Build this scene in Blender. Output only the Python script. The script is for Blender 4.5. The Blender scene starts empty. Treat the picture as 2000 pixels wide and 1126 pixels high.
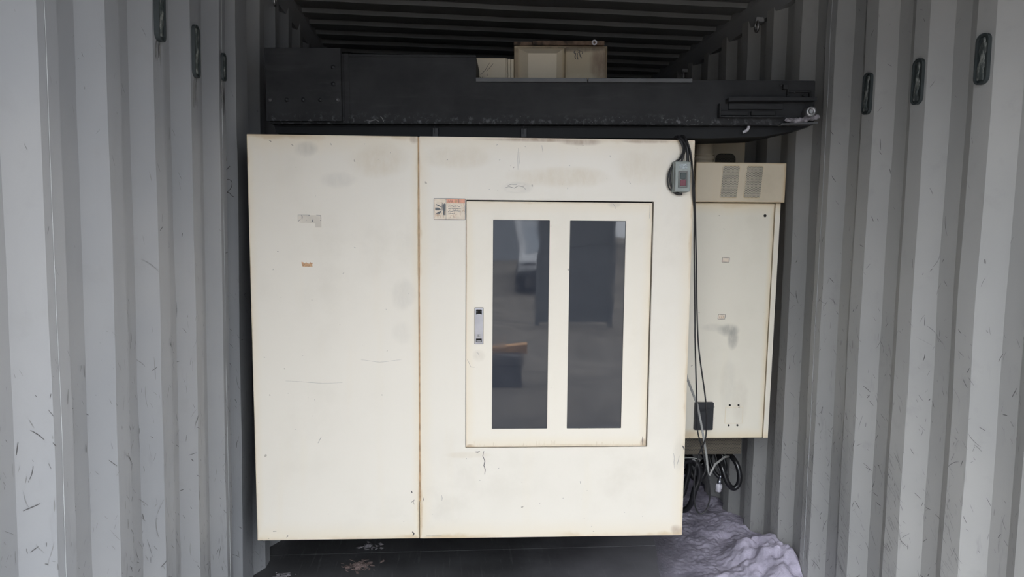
import bpy, bmesh, math, random
from mathutils import Vector, Matrix, noise
random.seed(7)
SC = bpy.context.scene
COL = SC.collection
CH = 1.515                                   # camera height above the container floor

# ------------------------------------------------------------------ camera
cam_d = bpy.data.cameras.new('camera'); cam = bpy.data.objects.new('camera', cam_d); COL.objects.link(cam)
SC.camera = cam
cam_d.sensor_width = 36.0; cam_d.lens = 36.0*1388.172/2000.0; cam_d.clip_start = 0.02; cam_d.clip_end = 200

def rot(y, p, r):                            # world (X right, Y deep, Z up) -> camera (x right, y down, z forward)
    cy, sy, cp, sp, cr, sr = math.cos(y), math.sin(y), math.cos(p), math.sin(p), math.cos(r), math.sin(r)
    A = Matrix(((1, 0, 0), (0, 0, -1), (0, 1, 0)))
    Y = Matrix(((cy, 0, -sy), (0, 1, 0), (sy, 0, cy)))
    P = Matrix(((1, 0, 0), (0, cp, -sp), (0, sp, cp)))
    R = Matrix(((cr, -sr, 0), (sr, cr, 0), (0, 0, 1)))
    return R @ P @ Y @ A
RC = rot(.0961, .0809, .0170)
cm = Matrix((RC[0], -RC[1], -RC[2])).transposed().to_4x4()
cm.translation = Vector((0, 0, CH)); cam.matrix_world = cm

# ------------------------------------------------------------------ light: an overcast sky seen through the open container end
SC.view_settings.view_transform = 'Standard'; SC.view_settings.look = 'None'
SC.view_settings.exposure = 0.0; SC.view_settings.gamma = 1.0
SKY = 12.0
W = bpy.data.worlds.new('overcast_sky'); SC.world = W; W.use_nodes = True
nt = W.node_tree; nt.nodes.clear()
wo = nt.nodes.new('ShaderNodeOutputWorld'); bg = nt.nodes.new('ShaderNodeBackground')
tc = nt.nodes.new('ShaderNodeTexCoord'); sp = nt.nodes.new('ShaderNodeSeparateXYZ'); cr = nt.nodes.new('ShaderNodeValToRGB')
nt.links.new(tc.outputs['Generated'], sp.inputs[0]); nt.links.new(sp.outputs['Z'], cr.inputs[0])
cr.color_ramp.elements[0].position = 0.0; cr.color_ramp.elements[0].color = (.42, .44, .47, 1)
cr.color_ramp.elements[1].position = 0.9; cr.color_ramp.elements[1].color = (.94, .97, 1.0, 1)
nt.links.new(cr.outputs[0], bg.inputs[0]); bg.inputs[1].default_value = SKY; nt.links.new(bg.outputs[0], wo.inputs[0])

# ------------------------------------------------------------------ frames of the things (how each one stands in the container)
def frame(y, p, r, origin):
    R = (RC.transposed() @ rot(y, p, r))
    m = R.to_4x4(); m.translation = R @ Vector(origin) + Vector((0, 0, CH))
    return m
FM = frame(.0495, .0971, .0086, (-.8331, 2.65, -1.2283))     # the machine, origin at the lower left front corner of its cover
FB = frame(.0, .0971, .004, (0, 2.85, 0))                    # the black beam above
FC = frame(.0495, .125, .0086, (.90, 3.0, -1.046))           # the electrical cabinet

# ------------------------------------------------------------------ materials
def N(t, typ, **kw):
    n = t.nodes.new(typ)
    for k, v in kw.items():
        if k == 'inp':
            for a, b in v.items(): n.inputs[a].default_value = b
        else: setattr(n, k, v)
    return n
def mathn(t, op, a, b=None, c=None, clamp=False):
    n = t.nodes.new('ShaderNodeMath'); n.operation = op; n.use_clamp = clamp
    for i, v in enumerate((a, b, c)):
        if v is None: continue
        if isinstance(v, (int, float)): n.inputs[i].default_value = v
        else: t.links.new(v, n.inputs[i])
    return n.outputs[0]
def sstep(t, v, lo, hi, a=0.0, b=1.0):
    n = t.nodes.new('ShaderNodeMapRange'); n.interpolation_type = 'SMOOTHSTEP'
    t.links.new(v, n.inputs[0])
    n.inputs[1].default_value = lo; n.inputs[2].default_value = hi; n.inputs[3].default_value = a; n.inputs[4].default_value = b
    return n.outputs[0]
def noisen(t, co, scale, detail=4, rough=.5, vec=None):
    if vec is not None:
        mp = t.nodes.new('ShaderNodeMapping'); mp.inputs['Scale'].default_value = vec; t.links.new(co, mp.inputs[0]); co = mp.outputs[0]
    n = t.nodes.new('ShaderNodeTexNoise'); n.inputs['Scale'].default_value = scale
    n.inputs['Detail'].default_value = detail; n.inputs['Roughness'].default_value = rough
    t.links.new(co, n.inputs['Vector']); return n.outputs['Fac']
def mix(t, f, a, b):
    n = t.nodes.new('ShaderNodeMix'); n.data_type = 'RGBA'
    if isinstance(f, (int, float)): n.inputs[0].default_value = f
    else: t.links.new(f, n.inputs[0])
    for i, v in ((6, a), (7, b)):
        if isinstance(v, tuple): n.inputs[i].default_value = (*v[:3], 1)
        else: t.links.new(v, n.inputs[i])
    return n.outputs[2]
def newmat(name):
    m = bpy.data.materials.new(name); m.use_nodes = True; t = m.node_tree
    b = t.nodes['Principled BSDF']; c = t.nodes.new('ShaderNodeTexCoord')
    return m, t, b, c.outputs['Object'], c.outputs['Generated']
def bump(t, b, h, strength, dist=.01):
    n = t.nodes.new('ShaderNodeBump'); n.inputs['Strength'].default_value = strength; n.inputs['Distance'].default_value = dist
    t.links.new(h, n.inputs['Height']); t.links.new(n.outputs[0], b.inputs['Normal'])
MATS = {}
def simple(name, col, rough=.5, metal=0., var=.12, scale=12, bmp=.05, spec=.5):
    m, t, b, o, g = newmat(name)
    n = noisen(t, o, scale, 5)
    c = mix(t, sstep(t, n, .3, .7), tuple(x*(1-var) for x in col), tuple(min(1, x*(1+var)) for x in col))
    t.links.new(c, b.inputs['Base Color']); b.inputs['Roughness'].default_value = rough; b.inputs['Metallic'].default_value = metal
    b.inputs['Specular IOR Level'].default_value = spec
    if bmp: bump(t, b, noisen(t, o, scale*8, 4), bmp, .002)
    MATS[name] = m; return m
def cream(name, col, edge_w=.012, edge_amt=.55, smudge=.5, rough=.36, wave=.25, stain=(.46, .33, .19), spots=(), band=.35):
    m, t, b, o, g = newmat(name)
    n1 = noisen(t, o, 2.3, 3, .45); n2 = noisen(t, o, 9, 6, .6)
    s = mathn(t, 'MULTIPLY', sstep(t, n1, .42, .78), sstep(t, n2, .32, .72))
    c = mix(t, mathn(t, 'MULTIPLY', s, smudge), col, tuple(x*y for x, y in zip(col, (.80, .79, .76))))
    # yellowing in long vertical runs
    v = noisen(t, o, 3.0, 4, .5, (6, 6, .6))
    c = mix(t, mathn(t, 'MULTIPLY', sstep(t, v, .52, .75), .35*smudge), c, tuple(x*y for x, y in zip(col, (.99, .94, .84))))
    # dirt caught along the sheet edges
    sx = t.nodes.new('ShaderNodeSeparateXYZ'); t.links.new(g, sx.inputs[0])
    def ed(x): return mathn(t, 'MINIMUM', x, mathn(t, 'SUBTRACT', 1.0, x))
    d = mathn(t, 'MINIMUM', ed(sx.outputs['X']), ed(sx.outputs['Z']))
    d = mathn(t, 'ADD', d, mathn(t, 'MULTIPLY', mathn(t, 'SUBTRACT', n2, .5), edge_w*3))
    e = mathn(t, 'MULTIPLY', sstep(t, d, 0, edge_w, 1, 0), mathn(t, 'MULTIPLY', sstep(t, n1, .35, .65), edge_amt))
    c = mix(t, e, c, stain)
    d2 = mathn(t, 'ADD', mathn(t, 'MINIMUM', ed(sx.outputs['X']), ed(sx.outputs['Z'])), mathn(t, 'MULTIPLY', mathn(t, 'SUBTRACT', n2, .5), .03))
    c = mix(t, sstep(t, d2, -.01, .06, band, 0), c, tuple(x*y for x, y in zip(col, (.96, .84, .62))))     # yellowed rim
    # local rubbed or sooty patches, plus warm tints near the panel top: (x, z, half width, half height, strength, tint)
    so = t.nodes.new('ShaderNodeSeparateXYZ'); t.links.new(o, so.inputs[0])
    str_ = noisen(t, o, 24, 6, .65, (1.6, 1, .7)); n4 = noisen(t, o, 7, 3)
    for X, Z, RX, RZ, A, tint in spots:
        q = mathn(t, 'ADD', mathn(t, 'POWER', mathn(t, 'DIVIDE', mathn(t, 'SUBTRACT', so.outputs['X'], X), RX), 2), mathn(t, 'POWER', mathn(t, 'DIVIDE', mathn(t, 'SUBTRACT', so.outputs['Z'], Z), RZ), 2))
        q = mathn(t, 'ADD', q, mathn(t, 'MULTIPLY', mathn(t, 'SUBTRACT', n4, .5), 1.6))
        k = mathn(t, 'MULTIPLY', sstep(t, q, 1.0, .0, 0, A), sstep(t, str_, .30, .65, .55, 1))
        c = mix(t, k, c, tint)
    # specks
    sp_ = sstep(t, noisen(t, o, 38, 2, .4), .765, .78)
    c = mix(t, mathn(t, 'MULTIPLY', sp_, .55), c, (.16, .13, .10))
    t.links.new(c, b.inputs['Base Color'])
    b.inputs['Roughness'].default_value = rough
    bump(t, b, noisen(t, o, 2.2, 2, .4), wave, .02)
    MATS[name] = m; return m
cream('cream', (.775, .73, .65), smudge=.42, edge_amt=.75, rough=.30, wave=.6, spots=((.33, 1.365, .07, .035, .22, (.38, .37, .34)), (.56, .95, .05, .07, .22, (.38, .37, .34)), (.56, .80, .05, .05, .15, (.38, .37, .34)), (.21, 1.475, .05, .035, .45, (.38, .37, .34)), (.47, 1.44, .14, .07, .45, (.61, .52, .38)),
       (1.15, 1.385, .22, .045, .5, (.61, .52, .38)), (1.45, 1.42, .14, .07, .42, (.61, .52, .38)), (.76, 1.45, .15, .05, .42, (.61, .52, .38)), (.985, 1.345, .06, .025, .30, (.38, .37, .34)), (1.22, 1.515, .10, .018, .8, (.30, .20, .13)), (1.02, 1.52, .20, .010, .8, (.30, .20, .13)), (1.45, 1.52, .10, .010, .7, (.30, .20, .13)),
       (1.628, 1.46, .018, .10, .85, (.61, .52, .38)), (.60, 1.515, .02, .02, .6, (.30, .20, .13)), (.80, .33, .10, .015, .3, (.61, .52, .38)), (1.62, .02, .03, .03, .7, (.30, .20, .13)), (1.62, .33, .03, .09, .25, (.38, .37, .34))))
cream('cream_door', (.80, .748, .655), edge_w=.008, edge_amt=.5, smudge=.3, rough=.3, spots=((1.478, .372, .016, .022, .8, (.34, .23, .14)), (1.25, .362, .25, .010, .4, (.5, .38, .24)), (1.345, 1.285, .03, .012, .4, (.4, .38, .34)), (.84, .715, .03, .03, .3, (.5, .44, .37)), (.81, .362, .02, .012, .7, (.4, .27, .15))))
cream('cream_old', (.64, .56, .43), edge_w=.03, edge_amt=.7, smudge=.9, rough=.5)
cream('cream_cab', (.82, .775, .665), edge_w=.02, edge_amt=.5, smudge=.4, rough=.42, band=.55, spots=((.19, .49, .055, .035, .75, (.33, .325, .29)), (.212, .45, .028, .06, .75, (.36, .35, .31)), (.13, .50, .07, .02, .3, (.5, .48, .42)), (.20, .25, .04, .16, .2, (.5, .48, .42)), (.26, .15, .04, .14, .25, (.5, .45, .36)), (.0, .02, .12, .03, .5, (.66, .50, .30))))
cream('cream_dirty', (.44, .37, .26), edge_w=.10, edge_amt=.95, smudge=1, rough=.55, stain=(.07, .045, .03), spots=((.37, .66, .05, .10, .7, (.13, .07, .045)), (.30, .60, .09, .04, .35, (.65, .6, .45)), (.2, .73, .25, .02, .8, (.05, .035, .025)), (.03, .66, .04, .10, .5, (.18, .13, .09))))
simple('tan_seal', (.42, .28, .16), .7, var=.25, scale=40)
simple('dark_gap', (.012, .011, .010), .9, bmp=0)
simple('black_rubber', (.014, .014, .016), .38, spec=.5, bmp=.02)
simple('black_plastic', (.022, .024, .028), .5, bmp=.03)
simple('hose_rubber', (.012, .012, .014), .22, bmp=.02)
simple('grey_strap', (.30, .30, .29), .5)
simple('dull_bolt', (.10, .10, .105), .5, metal=.3)
simple('chrome', (.34, .355, .40), .28, metal=1., var=.1)
simple('steel', (.35, .35, .36), .4, metal=.9, var=.25, scale=40)
simple('grey_green', (.27, .30, .29), .45, var=.1, scale=30)
simple('label_metal', (.33, .37, .39), .45, var=.35, scale=150)
simple('button_green', (.03, .045, .045), .4)
simple('button_red', (.17, .045, .065), .5)
simple('button_frame', (.13, .135, .13), .5)
simple('mark_dark', (.075, .072, .072), .8, bmp=0)
simple('mark_grey', (.20, .20, .20), .8, bmp=0)
simple('mark_tan', (.66, .61, .53), .7, var=.08, bmp=0)
simple('mark_soft', (.72, .68, .61), .5, var=.05, bmp=0)
simple('drip', (.70, .61, .47), .6, bmp=0)
simple('smear', (.47, .455, .40), .6, var=.1, scale=30, bmp=0)
simple('mark_orange', (.50, .30, .17), .7, var=.3, scale=120, bmp=0)
simple('label_paper', (.78, .68, .56), .6, var=.08, scale=60, bmp=0)
simple('label_red', (.76, .38, .27), .6, var=.12, scale=90, bmp=0)
simple('label_grey', (.13, .14, .15), .6, bmp=0)
simple('white_plastic', (.52, .51, .56), .35)
simple('screen_grey', (.11, .115, .12), .8)
simple('crate_grey', (.10, .10, .105), .6)
simple('timber', (.48, .27, .13), .7, var=.25, scale=6)
simple('van_paint', (.48, .49, .51), .25)
simple('van_glass', (.25, .28, .32), .06)
simple('blocker_grey', (.27, .29, .32), .9)
simple('asphalt', (.15, .132, .112), .9, var=.2, scale=3)
simple('crust', (.27, .255, .28), .9, var=.45, scale=60, bmp=.6)
simple('flakes', (.20, .15, .14), .8, var=.5, scale=50)

def glass():
    m, t, b, o, g = newmat('smoked_pane')
    n = noisen(t, o, 5, 5)
    t.links.new(mix(t, n, (.020, .024, .033), (.040, .045, .058)), b.inputs['Base Color'])
    b.inputs['Roughness'].default_value = .04; b.inputs['Specular IOR Level'].default_value = .62
    sm = noisen(t, o, 14, 6, .6, (1, 1, .5))
    t.links.new(sstep(t, sm, .35, .8, .015, .09), b.inputs['Roughness'])
    bump(t, b, noisen(t, o, 3.5, 1, .3, (.6, 1, 1.8)), .10, .02)
    MATS['glass'] = m
glass()

def perforated(name, col, pitch=.0055):
    m, t, b, o, g = newmat(name)
    # hexagonal dot pattern from two offset square lattices
    s = t.nodes.new('ShaderNodeSeparateXYZ'); t.links.new(o, s.inputs[0])
    def lat(off):
        x = mathn(t, 'ADD', mathn(t, 'DIVIDE', s.outputs['X'], pitch), off)
        z = mathn(t, 'ADD', mathn(t, 'DIVIDE', s.outputs['Z'], pitch*1.732), off)
        fx = mathn(t, 'SUBTRACT', mathn(t, 'FRACT', x), .5); fz = mathn(t, 'MULTIPLY', mathn(t, 'SUBTRACT', mathn(t, 'FRACT', z), .5), 1.732)
        return mathn(t, 'SQRT', mathn(t, 'ADD', mathn(t, 'MULTIPLY', fx, fx), mathn(t, 'MULTIPLY', fz, fz)))
    d = mathn(t, 'MINIMUM', lat(0.), lat(.5))
    hole = sstep(t, d, .26, .36, 1, 0)
    n = noisen(t, o, 18, 4)
    base = mix(t, sstep(t, n, .35, .65), tuple(x*.8 for x in col), col)
    t.links.new(mix(t, hole, base, (.03, .026, .022)), b.inputs['Base Color']); b.inputs['Roughness'].default_value = .55
    bump(t, b, mathn(t, 'SUBTRACT', 1.0, hole), .3, .001)
    MATS[name] = m
perforated('perf_cream', (.56, .51, .42)); perforated('perf_brown', (.13, .11, .08), .0075)

def paint_wall(key='wall', ca=(.262, .270, .285), cb=(.312, .314, .320)):
    m, t, b, o, g = newmat('container_paint')
    n1 = noisen(t, o, 1.6, 5); n2 = noisen(t, o, 14, 6, .6)
    c = mix(t, sstep(t, n1, .3, .7), ca, cb)
    c = mix(t, mathn(t, 'MULTIPLY', sstep(t, n2, .56, .72), .22), c, (.25, .25, .25))
    # streaky rubbing, denser low on the wall
    s = t.nodes.new('ShaderNodeSeparateXYZ'); t.links.new(o, s.inputs[0])
    low = sstep(t, s.outputs['Z'], 1.7, .1)
    r = noisen(t, o, 30, 3, .6, (.5, 1.2, .25))
    c = mix(t, mathn(t, 'MULTIPLY', mathn(t, 'MULTIPLY', sstep(t, r, .60, .72), low), .35), c, (.16, .16, .165))
    t.links.new(c, b.inputs['Base Color']); b.inputs['Roughness'].default_value = .5
    bump(t, b, noisen(t, o, 260, 3), .12, .001)
    MATS[key] = m
paint_wall()
paint_wall('wall_lit', (.330, .332, .328), (.385, .382, .372))  # right wall: same paint, its stronger light put into a lighter, warmer colour
paint_wall('roof_shaded', (.17, .175, .18), (.21, .212, .215))  # ceiling: same paint, its shade put into a darker colour
def floor_mat():
    m, t, b, o, g = newmat('dark_plywood')
    n = noisen(t, o, 4, 6, .6); st = noisen(t, o, 9, 5, .6, (7, .5, 1))
    c = mix(t, sstep(t, n, .3, .7), (.045, .045, .048), (.078, .079, .084))
    c = mix(t, mathn(t, 'MULTIPLY', sstep(t, st, .56, .74), .6), c, (.15, .152, .16))
    s = t.nodes.new('ShaderNodeSeparateXYZ'); t.links.new(o, s.inputs[0])
    du = mathn(t, 'ADD', s.outputs['X'], mathn(t, 'MULTIPLY', n, .5))
    c = mix(t, mathn(t, 'MULTIPLY', sstep(t, du, .45, 1.45), .85), c, (.22, .215, .24))   # powder trodden out from the heap
    t.links.new(c, b.inputs['Base Color']); b.inputs['Roughness'].default_value = .62
    bump(t, b, st, .25, .003); MATS['floor'] = m
floor_mat()
def beam_mat():
    m, t, b, o, g = newmat('black_beam_paint')
    n = noisen(t, o, 6, 6, .6); n2 = noisen(t, o, 45, 5, .65); n3 = noisen(t, o, 2.0, 4)
    c = mix(t, sstep(t, n, .3, .7), (.018, .019, .0215), (.031, .032, .035))
    s = t.nodes.new('ShaderNodeSeparateXYZ'); t.links.new(o, s.inputs[0])
    lo = sstep(t, mathn(t, 'ADD', s.outputs['Z'], mathn(t, 'MULTIPLY', n3, .07)), .39, .455, 1, 0)
    d = mathn(t, 'MULTIPLY', mathn(t, 'MULTIPLY', sstep(t, n2, .50, .68), lo), .75)
    c = mix(t, d, c, (.25, .25, .27))                                  # powder settled and streaked on the lower edge
    st = noisen(t, o, 5, 5, .6, (1, 1, 6))
    c = mix(t, mathn(t, 'MULTIPLY', sstep(t, st, .5, .75), .35), c, (.055, .055, .058))
    t.links.new(c, b.inputs['Base Color']); b.inputs['Roughness'].default_value = .7; b.inputs['Specular IOR Level'].default_value = .3
    MATS['beam'] = m
beam_mat()
def powder_mat():
    m, t, b, o, g = newmat('powder')
    n = noisen(t, o, 9, 6, .6); n2 = noisen(t, o, 2.5, 4)
    c = mix(t, sstep(t, n, .3, .7), (.36, .335, .42), (.54, .50, .62))
    s = t.nodes.new('ShaderNodeSeparateXYZ'); t.links.new(o, s.inputs[0])
    thin = mathn(t, 'ADD', s.outputs['Z'], mathn(t, 'MULTIPLY', mathn(t, 'SUBTRACT', n2, .5), .05))
    c = mix(t, sstep(t, thin, -.006, .034, .8, 0), c, (.115, .11, .13))       # thin dirty layer where the boards show through
    t.links.new(c, b.inputs['Base Color']); b.inputs['Roughness'].default_value = .95
    bump(t, b, noisen(t, o, 70, 6, .7), .8, .006); MATS['powder'] = m
powder_mat()
def foil_mat():
    m, t, b, o, g = newmat('crumpled_film')
    n = noisen(t, o, 60, 6, .7, (1, 1, .4))
    t.links.new(mix(t, sstep(t, n, .46, .66), (.045, .055, .055), (.32, .33, .31)), b.inputs['Base Color'])
    b.inputs['Roughness'].default_value = .35; bump(t, b, n, .7, .006); MATS['foil'] = m
foil_mat()
simple('channel_black', (.010, .011, .013), .6, spec=.3)
simple('lash_rim', (.03, .038, .04), .6)

# ------------------------------------------------------------------ mesh helpers
def bx(bm, x0, x1, y0, y1, z0, z1, bev=0.0, seg=2, mi=0):
    r = bmesh.ops.create_cube(bm, size=1); vs = r['verts']
    for v in vs: v.co = Vector(((x0+x1)/2+v.co.x*(x1-x0), (y0+y1)/2+v.co.y*(y1-y0), (z0+z1)/2+v.co.z*(z1-z0)))
    fs = {f for v in vs for f in v.link_faces}
    for f in fs: f.material_index = mi
    if bev > 0:
        es = list({e for v in vs for e in v.link_edges})
        bmesh.ops.bevel(bm, geom=es, offset=bev, segments=seg, affect='EDGES', profile=.5)
def prism(bm, pts, y0, y1, mi=0, axis='Y'):
    """polygon (a,b) extruded; axis Y: (x,z) along y"""
    def P(a, b, c): return (a, c, b) if axis == 'Y' else ((c, a, b) if axis == 'X' else (a, b, c))
    lo = [bm.verts.new(P(a, b, y0)) for a, b in pts]; hi = [bm.verts.new(P(a, b, y1)) for a, b in pts]
    n = len(pts); fs = [bm.faces.new(lo), bm.faces.new(hi[::-1])]
    for i in range(n): fs.append(bm.faces.new((lo[i], hi[i], hi[(i+1) % n], lo[(i+1) % n])))
    for f in fs: f.material_index = mi
    return fs
def rrect(x0, x1, z0, z1, r, n=6, skew=0.):
    pts = []
    for cx, cz, a0 in ((x1-r, z1-r, 0), (x0+r, z1-r, 90), (x0+r, z0+r, 180), (x1-r, z0+r, 270)):
        for i in range(n+1):
            a = math.radians(a0+90*i/n); x, z = cx+r*math.cos(a), cz+r*math.sin(a); pts.append((x+skew*(z-z0), z))
    return pts
def frustum(bm, r0, y0, r1, y1):
    """rectangular frustum: rects (x0,x1,z0,z1)"""
    def q(r, y): return [bm.verts.new(c) for c in ((r[0], y, r[2]), (r[1], y, r[2]), (r[1], y, r[3]), (r[0], y, r[3]))]
    a, b = q(r0, y0), q(r1, y1)
    bm.faces.new(a[::-1]); bm.faces.new(b)
    for i in range(4): bm.faces.new((a[i], a[(i+1) % 4], b[(i+1) % 4], b[i]))
def spline(pts, k=8):
    P = [Vector(p) for p in pts]; out = []
    for i in range(len(P)-1):
        p0, p1, p2, p3 = P[max(i-1, 0)], P[i], P[i+1], P[min(i+2, len(P)-1)]
        for j in range(k):
            t = j/k
            out.append(.5*((2*p1)+(-p0+p2)*t+(2*p0-5*p1+4*p2-p3)*t*t+(-p0+3*p1-3*p2+p3)*t**3))
    out.append(P[-1]); return out
def tube(bm, pts, r, seg=10, smooth=True, k=8, flat=1.0, mi=0, taper=None):
    P = spline(pts, k) if k > 1 else [Vector(p) for p in pts]
    rings = []; up = None
    for i, p in enumerate(P):
        t = (P[min(i+1, len(P)-1)]-P[max(i-1, 0)]).normalized()
        if up is None: up = Vector((0, 1, 0)) if abs(t.y) < .9 else Vector((1, 0, 0))
        s = t.cross(up).normalized(); up = s.cross(t).normalized()
        rr = r if taper is None else r*taper(i/(len(P)-1))
        rings.append([bm.verts.new(p+s*math.cos(2*math.pi*j/seg)*rr+up*math.sin(2*math.pi*j/seg)*rr*flat) for j in range(seg)])
    for a, b in zip(rings, rings[1:]):
        for j in range(seg):
            f = bm.faces.new((a[j], a[(j+1) % seg], b[(j+1) % seg], b[j])); f.smooth = smooth; f.material_index = mi
    for c in (rings[0][::-1], rings[-1]):
        f = bm.faces.new(c); f.material_index = mi
def lathe(bm, prof, c, axis='Y', seg=20, mi=0):
    """prof: (radius, along) ; c centre"""
    rings = []
    for r, h in prof:
        ring = []
        for j in range(seg):
            a = 2*math.pi*j/seg; x, y = r*math.cos(a), r*math.sin(a)
            v = {'Y': (x, h, y), 'Z': (x, y, h), 'X': (h, x, y)}[axis]
            ring.append(bm.verts.new(Vector(c)+Vector(v)))
        rings.append(ring)
    for a, b in zip(rings, rings[1:]):
        for j in range(seg):
            f = bm.faces.new((a[j], a[(j+1) % seg], b[(j+1) % seg], b[j])); f.smooth = True; f.material_index = mi
    for q in (rings[0], rings[-1]):
        f = bm.faces.new(q); f.material_index = mi
def stroke(bm, pts, y, w, mi):
    """thin mark on a sheet facing -Y; pts (x,z)"""
    P = [Vector((a, b)) for a, b in pts]; prev = None; n = len(P)
    for i, p in enumerate(P):
        t = (P[min(i+1, n-1)]-P[max(i-1, 0)]).normalized(); s = Vector((-t.y, t.x))
        ww = w*(.25+.75*math.sin(math.pi*(i+.5)/n))
        a = bm.verts.new((p.x+s.x*ww/2, y, p.y+s.y*ww/2)); b = bm.verts.new((p.x-s.x*ww/2, y, p.y-s.y*ww/2))
        if prev:
            f = bm.faces.new((prev[0], prev[1], b, a)); f.material_index = mi
        prev = (a, b)
def patch(bm, pts, y, mi):
    f = bm.faces.new([bm.verts.new((a, y, b)) for a, b in pts]); f.material_index = mi
    f.normal_update()
    if f.normal.y > 0: f.normal_flip()
def obj(name, bm, mats, parent=None, label=None, recalc=True, mw=None):
    if recalc: bmesh.ops.recalc_face_normals(bm, faces=bm.faces[:])
    me = bpy.data.meshes.new(name); bm.to_mesh(me); bm.free()
    for m in (mats if isinstance(mats, (list, tuple)) else [mats]): me.materials.append(MATS[m])
    o = bpy.data.objects.new(name, me); COL.objects.link(o)
    if parent: o.parent = parent
    if mw is not None: o.matrix_world = mw
    if label: o['label'] = label
    return o
def thing(name, label, cat, mw, group=None):
    o = bpy.data.objects.new(name, None); COL.objects.link(o); o.matrix_world = mw; o.empty_display_size = .1
    o['label'] = label; o['category'] = cat
    if group: o['group'] = group
    return o
def tag(o, label, cat, group=None, kind=None):
    o['label'] = label; o['category'] = cat
    if group: o['group'] = group
    if kind: o['kind'] = kind
    return o
def struct(name, bm, mats, **k):
    o = obj(name, bm, mats, **k); o['kind'] = 'structure'; return o
BM = bmesh.new

# ================================================================== THE CONTAINER
YO, YE = 0.20, 7.0                          # open end, closed end
ZR = CH+1.142                                # roof height
PI_ = .278; CR, SL, DEP = .072, .068, .036
A_, B_ = .778, 1.525
def profile(E0, side, special=None):
    """list of (y, x); starts of the crests at E0+k*pitch"""
    pts = []
    k0 = math.floor((YO-E0)/PI_)-1; k = k0
    while E0+k*PI_ < YE+.3:
        e = E0+k*PI_
        if special and k == special[0]:
            pts += special[1]
        else:
            pts += [(e-SL, DEP), (e, 0), (e+CR, 0), (e+CR+SL, DEP)]
        k += 1
    pts = [(y, d) for y, d in pts]
    pts.sort(key=lambda p: p[0])
    return pts
PL = profile(1.4764, -1, (5, [(2.702, .034), (2.792, 0), (2.95, 0), (2.995, DEP)]))
PL = [p for p in PL if not (2.663 < p[0] < 2.70 and p[1] > 0)]
PL.append((2.672, .034)); PL.sort(key=lambda p: p[0])
PR = profile(1.8981, 1)
def clipp(P):
    out = []
    for (y0, d0), (y1, d1) in zip(P, P[1:]):
        if y1 <= YO or y0 >= YE: continue
        if not out:
            out.append((max(y0, YO), d0 if y0 >= YO else d0+(d1-d0)*(YO-y0)/(y1-y0)))
        if y1 > YE: out.append((YE, d0+(d1-d0)*(YE-y0)/(y1-y0)))
        else: out.append((y1, d1))
    return out
PL, PR = clipp(PL), clipp(PR)
def dof(P, y):
    for (y0, d0), (y1, d1) in zip(P, P[1:]):
        if y0 <= y <= y1: return d0+(d1-d0)*(y-y0)/max(1e-6, y1-y0)
    return 0
def wobble(y, z, s):
    return (noise.noise(Vector((y*2.2, z*1.3, s)))*.006 + noise.noise(Vector((y*9, z*5, s+5)))*.0022)
def wx(side, y, z, off=0.0):
    if side < 0: return -(A_+dof(PL, y))+wobble(y, z, 1)*1+off
    return (B_+dof(PR, y))-wobble(y, z, 9)-off
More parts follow.
